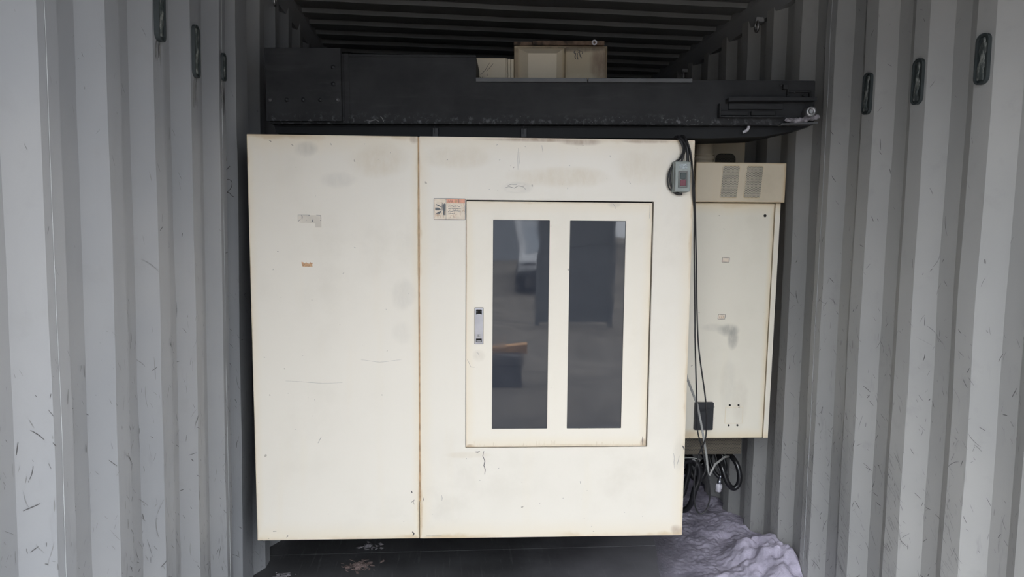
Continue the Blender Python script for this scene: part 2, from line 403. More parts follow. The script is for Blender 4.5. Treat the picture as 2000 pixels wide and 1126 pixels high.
def make_wall(side):
    bm = BM(); P = PL if side < 0 else PR
    ys = []
    for (y0, _), (y1, _) in zip(P, P[1:]):
        ys.append(y0)
        if y1-y0 > .04: ys.append((y0+y1)/2)
    ys.append(P[-1][0])
    nz = 46; z0, z1 = -.02, ZR+.02
    g = []
    for y in ys:
        g.append([bm.verts.new((wx(side, y, z0+(z1-z0)*j/nz), y+noise.noise(Vector((y*3, z0+(z1-z0)*j/nz*2.5, 4)))*.0035, z0+(z1-z0)*j/nz)) for j in range(nz+1)])
    for a, b in zip(g, g[1:]):
        for j in range(nz):
            f = bm.faces.new((a[j], b[j], b[j+1], a[j+1]) if side > 0 else (a[j], a[j+1], b[j+1], b[j]))
    # outer skin 2 mm thick so the sheet is not paper thin
    gb = [[bm.verts.new(v.co+Vector((side*.003, 0, 0))) for v in (r[0], r[-1])] for r in g]
    for a, b in zip(gb, gb[1:]): bm.faces.new((a[0], a[1], b[1], b[0]))
    # the scuffs: short dark strokes scraped into the paint, many low down
    def mark(y, z, ang, L, w, mi, curl=0., off=.0016):
        n = max(4, int(L/.006)); pa = None; a = ang
        for i in range(n+1):
            s = L/n
            ny, nz_ = y+math.cos(a)*s*i/1.0*0+0, z
            if i: y += math.cos(a)*s; z += math.sin(a)*s; a += curl*s
            if not (P[0][0]+.01 < y < P[-1][0]-.01) or z < .01 or z > ZR-.05: break
            ww = w*(.3+.7*math.sin(math.pi*(i+.5)/(n+1)))
            dy, dz = -math.sin(a)*ww/2, math.cos(a)*ww/2
            va = bm.verts.new((wx(side, y+dy, z+dz, off), y+dy, z+dz)); vb = bm.verts.new((wx(side, y-dy, z-dz, off), y-dy, z-dz))
            if pa:
                f = bm.faces.new((pa[0], pa[1], vb, va)); f.material_index = mi
            pa = (va, vb)
    rnd = random.Random(11 if side < 0 else 23)
    N_ = 2100 if side < 0 else 2500
    for i in range(N_):
        y = rnd.uniform(.9, 3.3 if side < 0 else 4.3)
        z = 1.25*(rnd.random()**1.25) if rnd.random() < .9 else rnd.uniform(1.2, 2.4)
        base = math.radians(rnd.choice([118, 100, 60, 130, 85])+rnd.uniform(-18, 18)) if side < 0 else math.radians(rnd.choice([55, 40, 65, 120, 95])+rnd.uniform(-15, 15))
        L = rnd.uniform(.006, .03) if rnd.random() < .85 else rnd.uniform(.03, .065)
        w = rnd.choice([.0008, .0011, .0014, .0020]); q_ = .55 if y < 1.75 else 1.0; L *= q_; w *= (.7 if y < 1.75 else 1)
        mark(y, z, base, L, w, 1 if rnd.random() < .35 else 2, rnd.uniform(-18, 18))
    for i in range(60):                       # a few bolder gouges
        y = rnd.uniform(1.3, 3.0); z = rnd.uniform(.15, 1.5)
        mark(y, z, math.radians(rnd.choice([0, 20, 120, 90])+rnd.uniform(-10, 10)), rnd.uniform(.010, .032), rnd.uniform(.0015, .0026), 1, 0)
    for (yy_, zz_, hh_) in ([] if side > 0 else [(2.068, 2.01, .06), (2.346, 1.97, .10), (2.624, 2.0, .10), (2.610, 2.12, .16)]):
        for i in range(14): mark(yy_+rnd.uniform(-.016, .016), zz_+rnd.uniform(-.01, .01), math.radians(-90+rnd.uniform(-8, 8)), hh_*rnd.uniform(.3, 1), rnd.uniform(.002, .006), 2 if rnd.random() < .6 else 1, 0)
    if side > 0:                              # rubbed streaks around the ridge edges low on the wall
        for k in range(0, 6):
            e = 1.8981+k*PI_
            for i in range(60):
                mark(e+rnd.uniform(-.01, .07), rnd.uniform(.05, .75)+0.02*k, math.radians(rnd.uniform(25, 60)), rnd.uniform(.02, .06), .0011, 2 if rnd.random() < .7 else 1, rnd.uniform(-6, 6))
    else:
        # the pencilled 1 / 2
        def pen(pts):
            q = spline([(p[0], p[1], 0) for p in pts], 6); pa = None
            for i, p in enumerate(q):
                t = (q[min(i+1, len(q)-1)]-q[max(i-1, 0)]).normalized(); ww = .0026
                y, z = p.x, p.y; dy, dz = -t.y*ww/2, t.x*ww/2
                va = bm.verts.new((wx(side, y+dy, z+dz, .002), y+dy, z+dz)); vb = bm.verts.new((wx(side, y-dy, z-dz, .002), y-dy, z-dz))
                if pa: f = bm.faces.new((pa[0], pa[1], vb, va)); f.material_index = 1
                pa = (va, vb)
        Z = CH
        pen([(2.742, Z+.283), (2.744, Z+.262), (2.745, Z+.240)])
        pen([(2.758, Z+.222), (2.742, Z+.205), (2.730, Z+.186)])
        pen([(2.736, Z+.160), (2.748, Z+.172), (2.764, Z+.165), (2.762, Z+.145), (2.748, Z+.128), (2.735, Z+.118), (2.750, Z+.124), (2.765, Z+.112), (2.775, Z+.108)])
    # welded seams where two sheets meet: a fine raised bead
    for y in ([1.502, 2.617] if side < 0 else [2.770]):
        pts = [(wx(side, y, z, .0015), y, z) for z in [i*.06 for i in range(int(ZR/.06))]]
        tube(bm, pts, .0007 if y < 2 else .0010, 5, k=1, mi=3)
    return struct('wall_left' if side < 0 else 'wall_right', bm, ['wall' if side < 0 else 'wall_lit', 'mark_dark', 'mark_grey', 'bead'], recalc=False)
simple('bead', (.36, .37, .38), .6)
make_wall(-1); make_wall(1)

bm = BM()                                     # roof sheet: cross ribs every 210 mm
yr = 3.984-.2101*20; prof = []
while yr < YE+.2:
    prof += [(yr, 0), (yr+.014, -.0), (yr+.014, 0)]; yr += .2101
x0, x1 = -(A_+.05), B_+.05
yk = 3.984-.2101*22; pr = []
while yk < YE:
    pr += [(yk-.100, .020), (yk-.008, .020), (yk+.006, 0.0), (yk+.090, 0.0)]; yk += .2101
pr = [(y, z) for y, z in pr if YO-.02 < y < YE+.02]
nx = 16; rows = []
for y, z in pr:
    rows.append([bm.verts.new((x0+(x1-x0)*i/nx, y, ZR+z+wobble(y, i*.3, 3)*.6)) for i in range(nx+1)])
for a, b in zip(rows, rows[1:]):
    for i in range(nx): bm.faces.new((a[i], b[i], b[i+1], a[i+1]))
top = [bm.verts.new((x, y, ZR+.03)) for x, y in ((x0, YO), (x1, YO), (x1, YE), (x0, YE))]
bm.faces.new(top)
struct('ceiling', bm, 'roof_shaded', recalc=False)
for n, (xa, xb) in {'trim_1': (-(A_+.06), -(A_-.012)), 'trim_2': (B_-.012, B_+.06)}.items():     # top side rails
    bm = BM(); s = -1 if xa < 0 else 1
    inn, out = (xb, xa) if s < 0 else (xa, xb)
    prism(bm, [(inn, ZR+.03), (inn, ZR-.015), (inn+s*.018, ZR-.10), (out, ZR-.10), (out, ZR+.03)], YO, YE)
    struct(n, bm, 'wall')
bm = BM(); bx(bm, x0, x1, YO-.05, YO+.05, ZR-.06, ZR+.05); struct('trim_3', bm, 'wall')           # door header at the open end
bm = BM(); bx(bm, x0, x1, YE, YE+.03, -.02, ZR+.03); struct('wall_back', bm, 'wall')
bm = BM()
for i, (a, b) in enumerate(((YO, .82), (.824, 2.04), (2.044, 3.265), (3.270, 4.49), (4.494, 5.71), (5.714, YE))):
    bx(bm, x0, x1, a, b, -.028, 0)
bx(bm, x0, x1, YO, YE, -.06, -.024)
struct('floor', bm, 'floor')

# ---- lashing bars, dark oblong plates with crumpled film on the ridges, and ring hooks
def lashing_bar(side, yc, z0, z1, label, w=.050, tilt=0., cat='lashing bar'):
    t = thing('lashing_bar', label, cat, Matrix.Translation((0, 0, 0)), 'oblong lashing bars on the ridges')
    zc = (z0+z1)/2; X = (-A_ if side < 0 else B_)
    m = Matrix.Translation((X+(-side)*.006, yc, zc)) @ Matrix.Rotation(-math.pi/2 if side > 0 else math.pi/2, 4, 'Z')
    t.matrix_world = m                        # local -Y looks into the container
    h = (z1-z0)/2
    bm = BM(); out = rrect(-w/2, w/2, -h, h, w*.42); inn = rrect(-w/2+.005, w/2-.005, -h+.005, h-.005, w*.34)
    f = []
    for y, r in ((.010, out), (-.004, out), (-.004, inn), (.001, inn)):
        f.append([bm.verts.new((a, y, b)) for a, b in r])
    n = len(out)
    for a, b in zip(f, f[1:]):
        for i in range(n): bm.faces.new((a[i], a[(i+1) % n], b[(i+1) % n], b[i]))
    bm.faces.new(f[-1])
    obj('rim_plate', bm, 'lash_rim', t)
    bm = BM()
    nn = 26; rows = []
    for i in range(nn+1):
        u = i/nn; z = -h+.012+(2*h-.024)*u; ww = w*.30*(.75+.5*noise.noise(Vector((u*5, yc*7, 0)))); cx = noise.noise(Vector((u*3, yc*3, 4)))*.010
        rows.append([bm.verts.new((cx+ww*math.sin(a), -.0006-.0035*math.cos(a)*(1+.5*noise.noise(Vector((u*9, a*2, yc)))), z+noise.noise(Vector((a*2, u*8, 1)))*.003)) for a in [(-1.5+3.0*j/8) for j in range(9)]])
    for a, b in zip(rows, rows[1:]):
        for j in range(8):
            q = bm.faces.new((a[j], a[j+1], b[j+1], b[j])); q.smooth = True
    obj('crumpled_film', bm, 'foil', t, label='crumpled greyish film stuck over the bar')
    return t
E = lambda k: 1.8981+k*PI_+CR/2
lashing_bar(1, E(0), CH+.438, CH+.580, 'wide dark oblong lashing bar, nearest the camera on the right wall')
lashing_bar(1, E(1), CH+.430, CH+.575, 'dark oblong lashing bar on right wall, middle of the three in its row')
lashing_bar(1, E(2), CH+.442, CH+.590, 'narrow dark oblong lashing bar on right wall, closest to the black beam')
EL = lambda k: 1.4764+k*PI_+CR/2
lashing_bar(-1, EL(2), CH+.497, CH+.64, 'dark oblong lashing bar cut by the top of the photo, left wall')
lashing_bar(-1, EL(3), CH+.458, CH+.618, 'dark oblong lashing bar with pale rounded top, middle of left wall row')
lashing_bar(-1, EL(4), CH+.505, CH+.60, 'small soot-blackened lashing bar on left wall beside the machine', w=.040)
def ring(x, y, z, s, label):
    t = thing('lashing_ring', label, 'ring', Matrix.Translation((x, y, z)), 'lashing rings under the roof rails')
    bm = BM(); pts = [(s*-.012-.0*i, math.sin(a)*.018, -.028+math.cos(a)*.026) for i, a in enumerate([2*math.pi*i/14 for i in range(15)])]
    tube(bm, [(p[0]*(1+.0*p[2]), p[1], p[2]) for p in pts], .0055, 8, k=2); obj('ring', bm, 'steel', t)
    bm = BM(); bx(bm, min(-s*.02, s*.02), max(-s*.02, s*.02), -.012, .012, -.008, .014, .003); obj('lug', bm, 'wall', t)
ring(B_-.010, 3.42, CH+1.038, 1, 'bright curved lashing ring high on right wall, nearer the camera')
ring(B_-.010, 4.50, CH+1.030, 1, 'dim lashing ring high on right wall, far beyond the black beam')
ring(-A_+.010, 3.33, CH+1.030, -1, 'curved lashing ring at the top left corner under the roof rail')

# ================================================================== THE MACHINE
Wd, Hd = 1.6411, 1.5261
mc = thing('machining_center', 'large cream machine cover with a double-windowed door', 'machine', FM)
T = .028
bm = BM(); bx(bm, 0, .6152, 0, T, 0, Hd, .0025)
yy = -.0004
for p, w, mi in (([(.585, .190), (.588, .182)], .005, 1), ([(.583, .142), (.590, .150), (.596, .155), (.592, .146), (.596, .136)], .002, 1),
                 ([(.590, .012), (.594, .020), (.588, .028)], .006, 1), ([(.060, .035), (.066, .037), (.072, .036)], .002, 1),
                 ([(.110, .012), (.116, .017), (.112, .020)], .003, 1), ([(.235, .380), (.243, .395), (.248, .405)], .0015, 2),
                 ([(.16, 1.49), (.166, 1.487)], .002, 1), ([(.08, 1.505), (.088, 1.500)], .0025, 1), ([(.30, 1.497), (.303, 1.49)], .0015, 1),
                 ([(.12, .62), (.18, .616), (.26, .610), (.33, .613)], .0008, 2), ([(.40, .70), (.47, .69), (.55, .70)], .0008, 2)):
    stroke(bm, p, yy, w, mi)
rnd = random.Random(5)
for i in range(26):
    x, z = rnd.uniform(.03, .6), rnd.uniform(.02, 1.5); a = rnd.uniform(0, 3.14); L = rnd.uniform(.002, .006)
    stroke(bm, [(x, z), (x+math.cos(a)*L, z+math.sin(a)*L)], yy, rnd.uniform(.001, .002), rnd.choice([1, 2, 2]))
obj('cover_panel', bm, ['cream', 'mark_dark', 'mark_grey', 'mark_tan'], mc)
bm = BM(); bx(bm, .6152, .6215, .0012, .03, .148, Hd-.003)
obj('seam_strip', bm, 'tan_seal', mc, label='brown sealing strip in the joint of the two cover panels')
bm = BM(); bx(bm, .6152, .6215, .008, .03, .0, .148); obj('joint_backing', bm, 'dark_gap', mc)
DX0, DX1, DZ0, DZ1 = .791, 1.4940, .3565, 1.2985
bm = BM()                                     # front panel with the door opening: four flanks welded into one sheet
xs = [.6208, DX0, DX1, Wd]; zs = [0, DZ0, DZ1, Hd]
for yv, fl in ((0, 0), (T, 1)):
    for i in range(3):
        for j in range(3):
            if i == 1 and j == 1: continue
            q = [bm.verts.new(c) for c in ((xs[i], yv, zs[j]), (xs[i+1], yv, zs[j]), (xs[i+1], yv, zs[j+1]), (xs[i], yv, zs[j+1]))]
            bm.faces.new(q)
def side(a, b, c, d):
    bm.faces.new([bm.verts.new(p) for p in (a, b, c, d)])
for (xa, za), (xb, zb) in (((DX0, DZ0), (DX1, DZ0)), ((DX1, DZ0), (DX1, DZ1)), ((DX1, DZ1), (DX0, DZ1)), ((DX0, DZ1), (DX0, DZ0)),
                           ((xs[0], 0), (Wd, 0)), ((Wd, 0), (Wd, Hd)), ((Wd, Hd), (xs[0], Hd)), ((xs[0], Hd), (xs[0], 0))):
    side((xa, 0, za), (xb, 0, zb), (xb, T, zb), (xa, T, za))
bmesh.ops.remove_doubles(bm, verts=bm.verts[:], dist=1e-5); bmesh.ops.recalc_face_normals(bm, faces=bm.faces[:])
es = [e for e in bm.edges if len(e.link_faces) == 2 and e.calc_face_angle(0) > 1.2]
bmesh.ops.bevel(bm, geom=es, offset=.0018, segments=2, affect='EDGES')
for p, w, mi in (([(.862, .345), (.858, .325), (.866, .305), (.862, .288), (.868, .270), (.865, .252)], .003, 1),
                 ([(.830, .342), (.838, .341), (.846, .344)], .004, 1), ([(1.235, .222), (1.237, .212)], .0015, 1),
                 ([(1.5975, .33), (1.602, .31), (1.600, .295), (1.604, .27)], .0015, 2), ([(1.620, .32), (1.617, .30), (1.613, .285)], .0015, 2),
                 ([(1.632, .360), (1.637, .352), (1.639, .345)], .005, 1), ([(.634, .165), (.631, .155), (.629, .148)], .002, 1),
                 ([(.70, .172), (.703, .160), (.701, .150)], .0015, 2), ([(.984, 1.490), (.981, 1.45), (.983, 1.41)], .001, 2),
                 ([(.990, 1.475), (.987, 1.43)], .0008, 2), ([(1.07, 1.50), (1.075, 1.47)], .001, 2),
                 ([(.935, 1.344), (.950, 1.348), (.970, 1.343), (.985, 1.352), (1.005, 1.347), (1.012, 1.338)], .002, 2),
                 ([(.945, 1.352), (.960, 1.357), (.980, 1.355)], .0015, 2), ([(1.000, 1.352), (1.012, 1.356)], .002, 3),
                 ([(.640, .012), (.66, .010), (.70, .011)], .0012, 2)):
    stroke(bm, p, yy, w, mi)
bx(bm, .6172, .6208, .0, .02, .0, .148, .0008, 1)
patch(bm, [(.932, 1.336), (.95, 1.330), (.985, 1.328), (1.012, 1.334), (1.016, 1.350), (1.00, 1.358), (.96, 1.356), (.935, 1.352)], -.0002, 4)
for i in range(34):
    x, z = rnd.uniform(.63, 1.63), rnd.choice([rnd.uniform(.01, .35), rnd.uniform(1.31, 1.51)]); a = rnd.uniform(0, 3.14); L = rnd.uniform(.002, .006)
    stroke(bm, [(x, z), (x+math.cos(a)*L, z+math.sin(a)*L)], yy, rnd.uniform(.001, .0018), rnd.choice([1, 2, 2]))
obj('front_panel', bm, ['cream', 'mark_dark', 'mark_grey', 'mark_tan', 'mark_soft', 'mark_tan2'] if False else ['cream', 'mark_dark', 'mark_grey', 'mark_tan', 'mark_soft', 'mark_tan'], mc, recalc=False)
bm = BM(); bx(bm, DX0-.02, DX1+.02, .031, .040, DZ0-.02, DZ1+.02); obj('door_recess', bm, 'dark_gap', mc)
# the door: slab with two window openings
gx0, gx1, gz0, gz1 = DX0+.0022, DX1-.0062, DZ0+.0040, DZ1-.0055
dr = bpy.data.objects.new('door', None)
bm = BM(); WX = [gx0, .892, 1.1035, 1.1795, 1.390, gx1]; WZ = [gz0, .4305, 1.2255, gz1]
for yv in (0.001, .026):
    for i in range(5):
        for j in range(3):
            if j == 1 and i in (1, 3): continue
            bm.faces.new([bm.verts.new(c) for c in ((WX[i], yv, WZ[j]), (WX[i+1], yv, WZ[j]), (WX[i+1], yv, WZ[j+1]), (WX[i], yv, WZ[j+1]))])
def loop4(x0, x1, z0, z1):
    c = [(x0, z0), (x1, z0), (x1, z1), (x0, z1)]
    for k in range(4):
        (xa, za), (xb, zb) = c[k], c[(k+1) % 4]
        bm.faces.new([bm.verts.new(p) for p in ((xa, .001, za), (xb, .001, zb), (xb, .026, zb), (xa, .026, za))])
loop4(gx0, gx1, gz0, gz1); loop4(WX[1], WX[2], WZ[1], WZ[2]); loop4(WX[3], WX[4], WZ[1], WZ[2])
bmesh.ops.remove_doubles(bm, verts=bm.verts[:], dist=1e-5); bmesh.ops.recalc_face_normals(bm, faces=bm.faces[:])
es = [e for e in bm.edges if len(e.link_faces) == 2 and e.calc_face_angle(0) > 1.2]
bmesh.ops.bevel(bm, geom=es, offset=.0012, segments=2, affect='EDGES')
for p, w, mi in (([(1.478, 1.285), (1.479, 1.26), (1.478, 1.235)], .001, 2), ([(1.338, 1.290), (1.345, 1.282), (1.350, 1.27)], .001, 2),
                 ([(1.4755, .364), (1.474, .385), (1.4745, .398)], .002, 1), ([(.830, .73), (.838, .725), (.842, .715)], .001, 2),
                 ([(.797, .70), (.803, .69), (.81, .672), (.826, .67)], .001, 2), ([(1.107, 1.205), (1.108, 1.203)], .002, 1)):
    stroke(bm, p, .0006, w, mi)
for i in range(70):                           # drips along the lower edge
    x = rnd.uniform(gx0+.01, gx1-.01); h = rnd.uniform(.004, .022)*(1 if rnd.random() < .6 else .4)
    stroke(bm, [(x, gz0+.002), (x, gz0+.002+h)], .0006, .0018, 3)
dr = obj('door', bm, ['cream_door', 'mark_dark', 'mark_grey', 'drip'], mc, recalc=False)
for a, b in ((1, 2), (3, 4)):
    bm = BM(); bx(bm, WX[a]-.008, WX[b]+.008, .0045, .0085, WZ[1]-.008, WZ[2]+.008)
    bx_ = obj('window_pane', bm, 'glass', dr)
    bm = BM()
    for q in ((WX[a], WX[a]+.0014, WZ[1], WZ[2]), (WX[b]-.0014, WX[b], WZ[1], WZ[2]), (WX[a], WX[b], WZ[1], WZ[1]+.0014), (WX[a], WX[b], WZ[2]-.0014, WZ[2])):
        bx(bm, q[0], q[1], .0025, .0048, q[2], q[3])
    obj('pane_gasket', bm, 'black_rubber', dr)
# recessed swing handle
hx0, hx1, hz0, hz1 = .8255, .8565, .760, .8965
bm = BM()
pts = rrect(hx0, hx1, hz0, hz1, .002, 3); prism(bm, pts, -.0018, .001, 0)
prism(bm, rrect(hx0-.0012, hx1+.0016, hz0-.0016, hz1+.001, .002, 3), -.0006, .0012, 1)
prism(bm, rrect(hx0+.0045, hx1-.0045, hz1-.028, hz1-.006, .003, 3), -.0022, -.0017, 1)
prism(bm, rrect(hx0+.0045, hx1-.0045, hz0+.007, hz0+.020, .001, 2), -.0022, -.0017, 1)
hd = obj('handle', bm, ['chrome', 'dark_gap'], dr, label='narrow chrome flush handle')
bm = BM(); prism(bm, rrect(hx0+.005, hx1-.005, hz0+.022, hz1-.022, .005, 4), -.0065, -.002, 0)
bx(bm, hx0+.006, hx1-.006, -.0050, -.002, hz0+.009, hz0+.014, .0008, 1)
tube(bm, [(hx0+.007, -.004, hz1-.020), (hx0+.009, -.005, hz1-.009)], .0018, 6, k=1); tube(bm, [(hx1-.007, -.004, hz1-.020), (hx1-.009, -.005, hz1-.009)], .0018, 6, k=1)
obj('lever', bm, 'chrome', hd)
bm = BM(); bx(bm, hx0+.009, hx1-.009, -.0080, -.0066, hz0+.024, hz0+.037, .0006, 1); lathe(bm, [(.0035, -.0080), (.0035, -.0090), (.001, -.0092)], ((hx0+hx1)/2, 0, hz0+.0305), 'Y', 12)
obj('lock_button', bm, 'steel', hd)
# the warning label by the door's corner
LX0, LX1, LZ0, LZ1 = .6735, .7885, 1.2245, 1.3015
bm = BM(); prism(bm, [(LX0, LZ0), (LX1, LZ0), (LX1, LZ1), (LX0, LZ1)], -.0012, 0, 0)
y2 = -.0014; w_, h_ = LX1-LX0, LZ1-LZ0
def LP(u, v): return (LX0+u*w_, LZ0+v*h_)
patch(bm, [LP(.40, .79), LP(.99, .79), LP(.99, .985), LP(.40, .985)], y2, 1)
patch(bm, [LP(.29, .22), LP(.37, .22), LP(.375, .74), LP(.33, .78), LP(.285, .70)], y2, 2)
patch(bm, [LP(.04, .44), LP(.14, .44), LP(.23, .49), LP(.14, .57), LP(.04, .57)], y2, 2)
for a, b, w in (((.06, .73), (.24, .60), .0022), ((.05, .25), (.22, .40), .0022), ((.12, .24), (.24, .39), .0018), ((.26, .42), (.27, .80), .0018)):
    A, B = LP(*a), LP(*b); stroke(bm, [A, ((A[0]+B[0])/2, (A[1]+B[1])/2), B], y2-.0001, w*2, 2)
for r in range(4):                            # rows of small illegible characters
    n = (12, 13, 12, 7)[r]; v = .64-.115*r
    for i in range(n):
        u = .46+i*.031
        stroke(bm, [LP(u, v+rnd.uniform(-.02, .02)), LP(u+.012, v+rnd.uniform(-.03, .03)), LP(u+.018, v)], y2-.0001, .0028, 2)
for i, u in enumerate((.47, .53, .58)):        # three characters on the red strip
    stroke(bm, [LP(u-.02, .83), LP(u, .95), LP(u+.02, .83)], y2-.0002, .0016, 3)
patch(bm, [LP(.66, .83), LP(.73, .83), LP(.73, .94), LP(.66, .94)], y2-.0002, 4)
for u in (.78, .80, .385): stroke(bm, [LP(u, .985 if u > .5 else .02), LP(u, .8 if u > .5 else .985)], y2-.0002, .0012, 2)
for A, B in (((0, 0), (1, 0)), ((1, 0), (1, 1)), ((1, 1), (0, 1)), ((0, 1), (0, 0))):
    P0, P1 = LP(*A), LP(*B); stroke(bm, [P0, P0, ((P0[0]+P1[0])/2, (P0[1]+P1[1])/2), P1, P1] if False else [P0, ((P0[0]+P1[0])/2, (P0[1]+P1[1])/2), P1], y2-.0003, .0028, 2)
for i in range(34):                           # cracks in the old film
    u, v = rnd.choice([(rnd.uniform(.02, .35), rnd.uniform(.05, .3)), (rnd.uniform(.45, .95), rnd.uniform(.03, .25)), (rnd.uniform(.85, .97), rnd.uniform(.2, .7)), (rnd.uniform(.05, .35), rnd.uniform(.75, .95))])
    du, dv = rnd.choice([(.02, .14), (.09, .03), (-.02, .16)])
    stroke(bm, [LP(u, v), LP(min(.98, u+du/2+.01), min(.97, v+dv/2)), LP(min(.98, u+du), min(.98, v+dv))], y2-.0001, .0010, 4)
obj('warning_label', bm, ['label_paper', 'label_red', 'label_grey', 'button_red', 'mark_orange'], mc, label='cracked cream warning label with red strip and pinch pictogram', recalc=False)
# remains of peeled stickers on the cover
bm = BM()
patch(bm, [(.178, 1.236), (.262, 1.237), (.262, 1.192), (.240, 1.192), (.240, 1.206), (.205, 1.209), (.190, 1.206), (.178, 1.213)], -.0004, 0)
for p, w in (([(.178, 1.212), (.178, 1.237)], .0012), ([(.178, 1.213), (.184, 1.219), (.187, 1.222)], .0018), ([(.191, 1.237), (.193, 1.230), (.192, 1.222)], .003),
             ([(.178, 1.237), (.22, 1.237)], .0014), ([(.216, 1.234), (.220, 1.235)], .004), ([(.232, 1.222), (.230, 1.214), (.227, 1.212)], .0035), ([(.207, 1.219), (.209, 1.218)], .003),
             ([(.244, 1.237), (.260, 1.236), (.261, 1.222)], .002), ([(.258, 1.218), (.261, 1.217)], .003)):
    stroke(bm, p, -.0006, w, 1)
obj('torn_sticker', bm, ['mark_tan', 'mark_grey'], mc, label='pale adhesive remains of a peeled sticker', recalc=False)
bm = BM()
patch(bm, [(.188, 1.057), (.191, 1.048), (.227, 1.048), (.226, 1.056), (.229, 1.063), (.224, 1.061), (.219, 1.065), (.216, 1.059), (.208, 1.060), (.204, 1.065), (.199, 1.059), (.194, 1.064), (.187, 1.066)], -.0004, 0)
for x in (.194, .203, .212, .221): stroke(bm, [(x, 1.050), (x+.002, 1.056)], -.0006, .003, 1)
obj('torn_sticker', bm, ['mark_orange', 'tan_seal'], mc, label='small orange shred of a torn sticker', recalc=False)
# body behind the covers, standing on feet further back
bm = BM(); bx(bm, .05, 1.595, .031, .42, .012, Hd-.012, .004); bx(bm, .03, 1.60, .42, 1.75, .03, Hd+.02, .006)
obj('machine_body', bm, 'black_plastic', mc)
for x in (.30, 1.20):
    for y in (1.05, 1.60):
        bm = BM(); c = FM @ Vector((x, y, 0)); inv = (FM.to_3x3().inverted() @ Vector((0, 0, -c.z)))
        z = inv.z+.004
        lathe(bm, [(.07, z), (.07, z+.02), (.03, z+.025), (.03, .035)], (x, y, 0), 'Z', 16)
        obj('levelling_foot', bm, 'steel', mc)

# ---- push-button switch box hanging on the panel's upper right edge
sb = thing('switch_box', 'small grey-green push-button switch box with a red button', 'switch', FM @ Matrix.Translation((1.557, -.05, 1.334)))
bm = BM(); bx(bm, 0, .0575, 0, .022, 0, .110, .004, 3); bx(bm, -.002, .056, .022, .049, -.001, .111, .003, 2); obj('housing', bm, 'grey_green', sb)
bm = BM(); bx(bm, .015, .044, -.0012, .001, .084, .101, .0004, 1); tube(bm, [(.019, -.0015, .090), (.025, -.0017, .093), (.031, -.0017, .091), (.040, -.0015, .096)], .0008, 5); obj('name_plate', bm, 'label_metal', sb)
bm = BM()
o_, i_ = rrect(.012, .046, .014, .075, .004), rrect(.017, .041, .019, .070, .002); rr_ = []
for y, r in ((.002, o_), (-.004, o_), (-.004, i_), (.0012, i_)): rr_.append([bm.verts.new((a, y, b)) for a, b in r])
for a, b in zip(rr_, rr_[1:]):
    for i in range(len(o_)): bm.faces.new((a[i], a[(i+1) % len(o_)], b[(i+1) % len(o_)], b[i]))
bm.faces.new(rr_[-1]); obj('button_frame', bm, 'button_frame', sb)
bm = BM(); bx(bm, .0185, .0395, -.003, .0015, .046, .068, .0015); obj('start_button', bm, 'button_green', sb, label='dark green start button')
bm = BM(); bx(bm, .0185, .0395, -.005, .0015, .022, .044, .0015); obj('stop_button', bm, 'button_red', sb, label='dull red stop button')

# ---- cables
def cable(name, label, cat, pts, r, mat, mw=FM, group=None, flat=1.0, seg=10, k=8):
    bm = BM(); tube(bm, pts, r, seg, flat=flat, k=k)
    return tag(obj(name, bm, mat, mw=mw), label, cat, group)
cable('cable', 'black cable looping around the left side of the switch box', 'cable',
      [(1.573, .03, 1.536), (1.579, -.008, 1.530), (1.593, -.015, 1.503), (1.597, -.015, 1.479), (1.583, -.015, 1.456), (1.558, -.015, 1.437), (1.546, -.018, 1.399), (1.549, -.018, 1.365), (1.563, -.02, 1.338), (1.582, -.026, 1.328), (1.592, -.026, 1.329)], .0036, 'black_rubber', group='cables on the cover edge')
cable('cable', 'thinner black cable inside the loop left of the switch box', 'cable',
      [(1.567, .03, 1.534), (1.574, -.008, 1.531), (1.587, -.020, 1.505), (1.591, -.020, 1.480), (1.575, -.020, 1.452), (1.552, -.015, 1.428), (1.5395, -.015, 1.395), (1.543, -.012, 1.355), (1.560, -.012, 1.335), (1.578, -.012, 1.3255), (1.596, -.016, 1.3255)], .0026, 'black_rubber', group='cables on the cover edge')
cable('cable', 'thick black cable dropping into the top right of the switch box', 'cable',
      [(1.577, .03, 1.541), (1.583, -.006, 1.534), (1.601, -.025, 1.506), (1.606, -.032, 1.475), (1.6065, -.034, 1.440)], .0055, 'black_rubber', group='cables on the cover edge')
cable('cable', 'short black cable entering the top middle of the switch box', 'cable',
      [(1.585, .03, 1.540), (1.590, -.006, 1.527), (1.597, -.026, 1.497), (1.590, -.034, 1.467), (1.582, -.036, 1.441)], .0036, 'black_rubber', group='cables on the cover edge')
cable('power_cord', 'long thin black cord hanging past the cabinet into a low loop', 'cord',
      [(1.592, .04, 1.545), (1.599, -.008, 1.532), (1.613, -.020, 1.493), (1.624, -.020, 1.447), (1.631, -.018, 1.391), (1.637, -.012, 1.325), (1.650, .005, 1.249), (1.661, .03, 1.133), (1.678, .05, .894), (1.685, .05, .733), (1.698, .05, .521), (1.704, .05, .413), (1.719, .05, .355), (1.737, .06, .295), (1.757, .05, .204), (1.764, .05, .133), (1.753, .05, .082), (1.729, .05, .063), (1.709, .05, .087), (1.701, .05, .137), (1.700, .05, .228), (1.712, .05, .301), (1.729, .04, .355), (1.737, .04, .405), (1.731, .04, .521), (1.699, .05, .733), (1.686, .05, .894), (1.676, .042, 1.053), (1.661, .022, 1.211), (1.650, .004, 1.297), (1.640, -.012, 1.363), (1.629, -.022, 1.419), (1.618, -.028, 1.480), (1.603, -.012, 1.533), (1.598, .03, 1.547)], .0029, 'black_rubber')
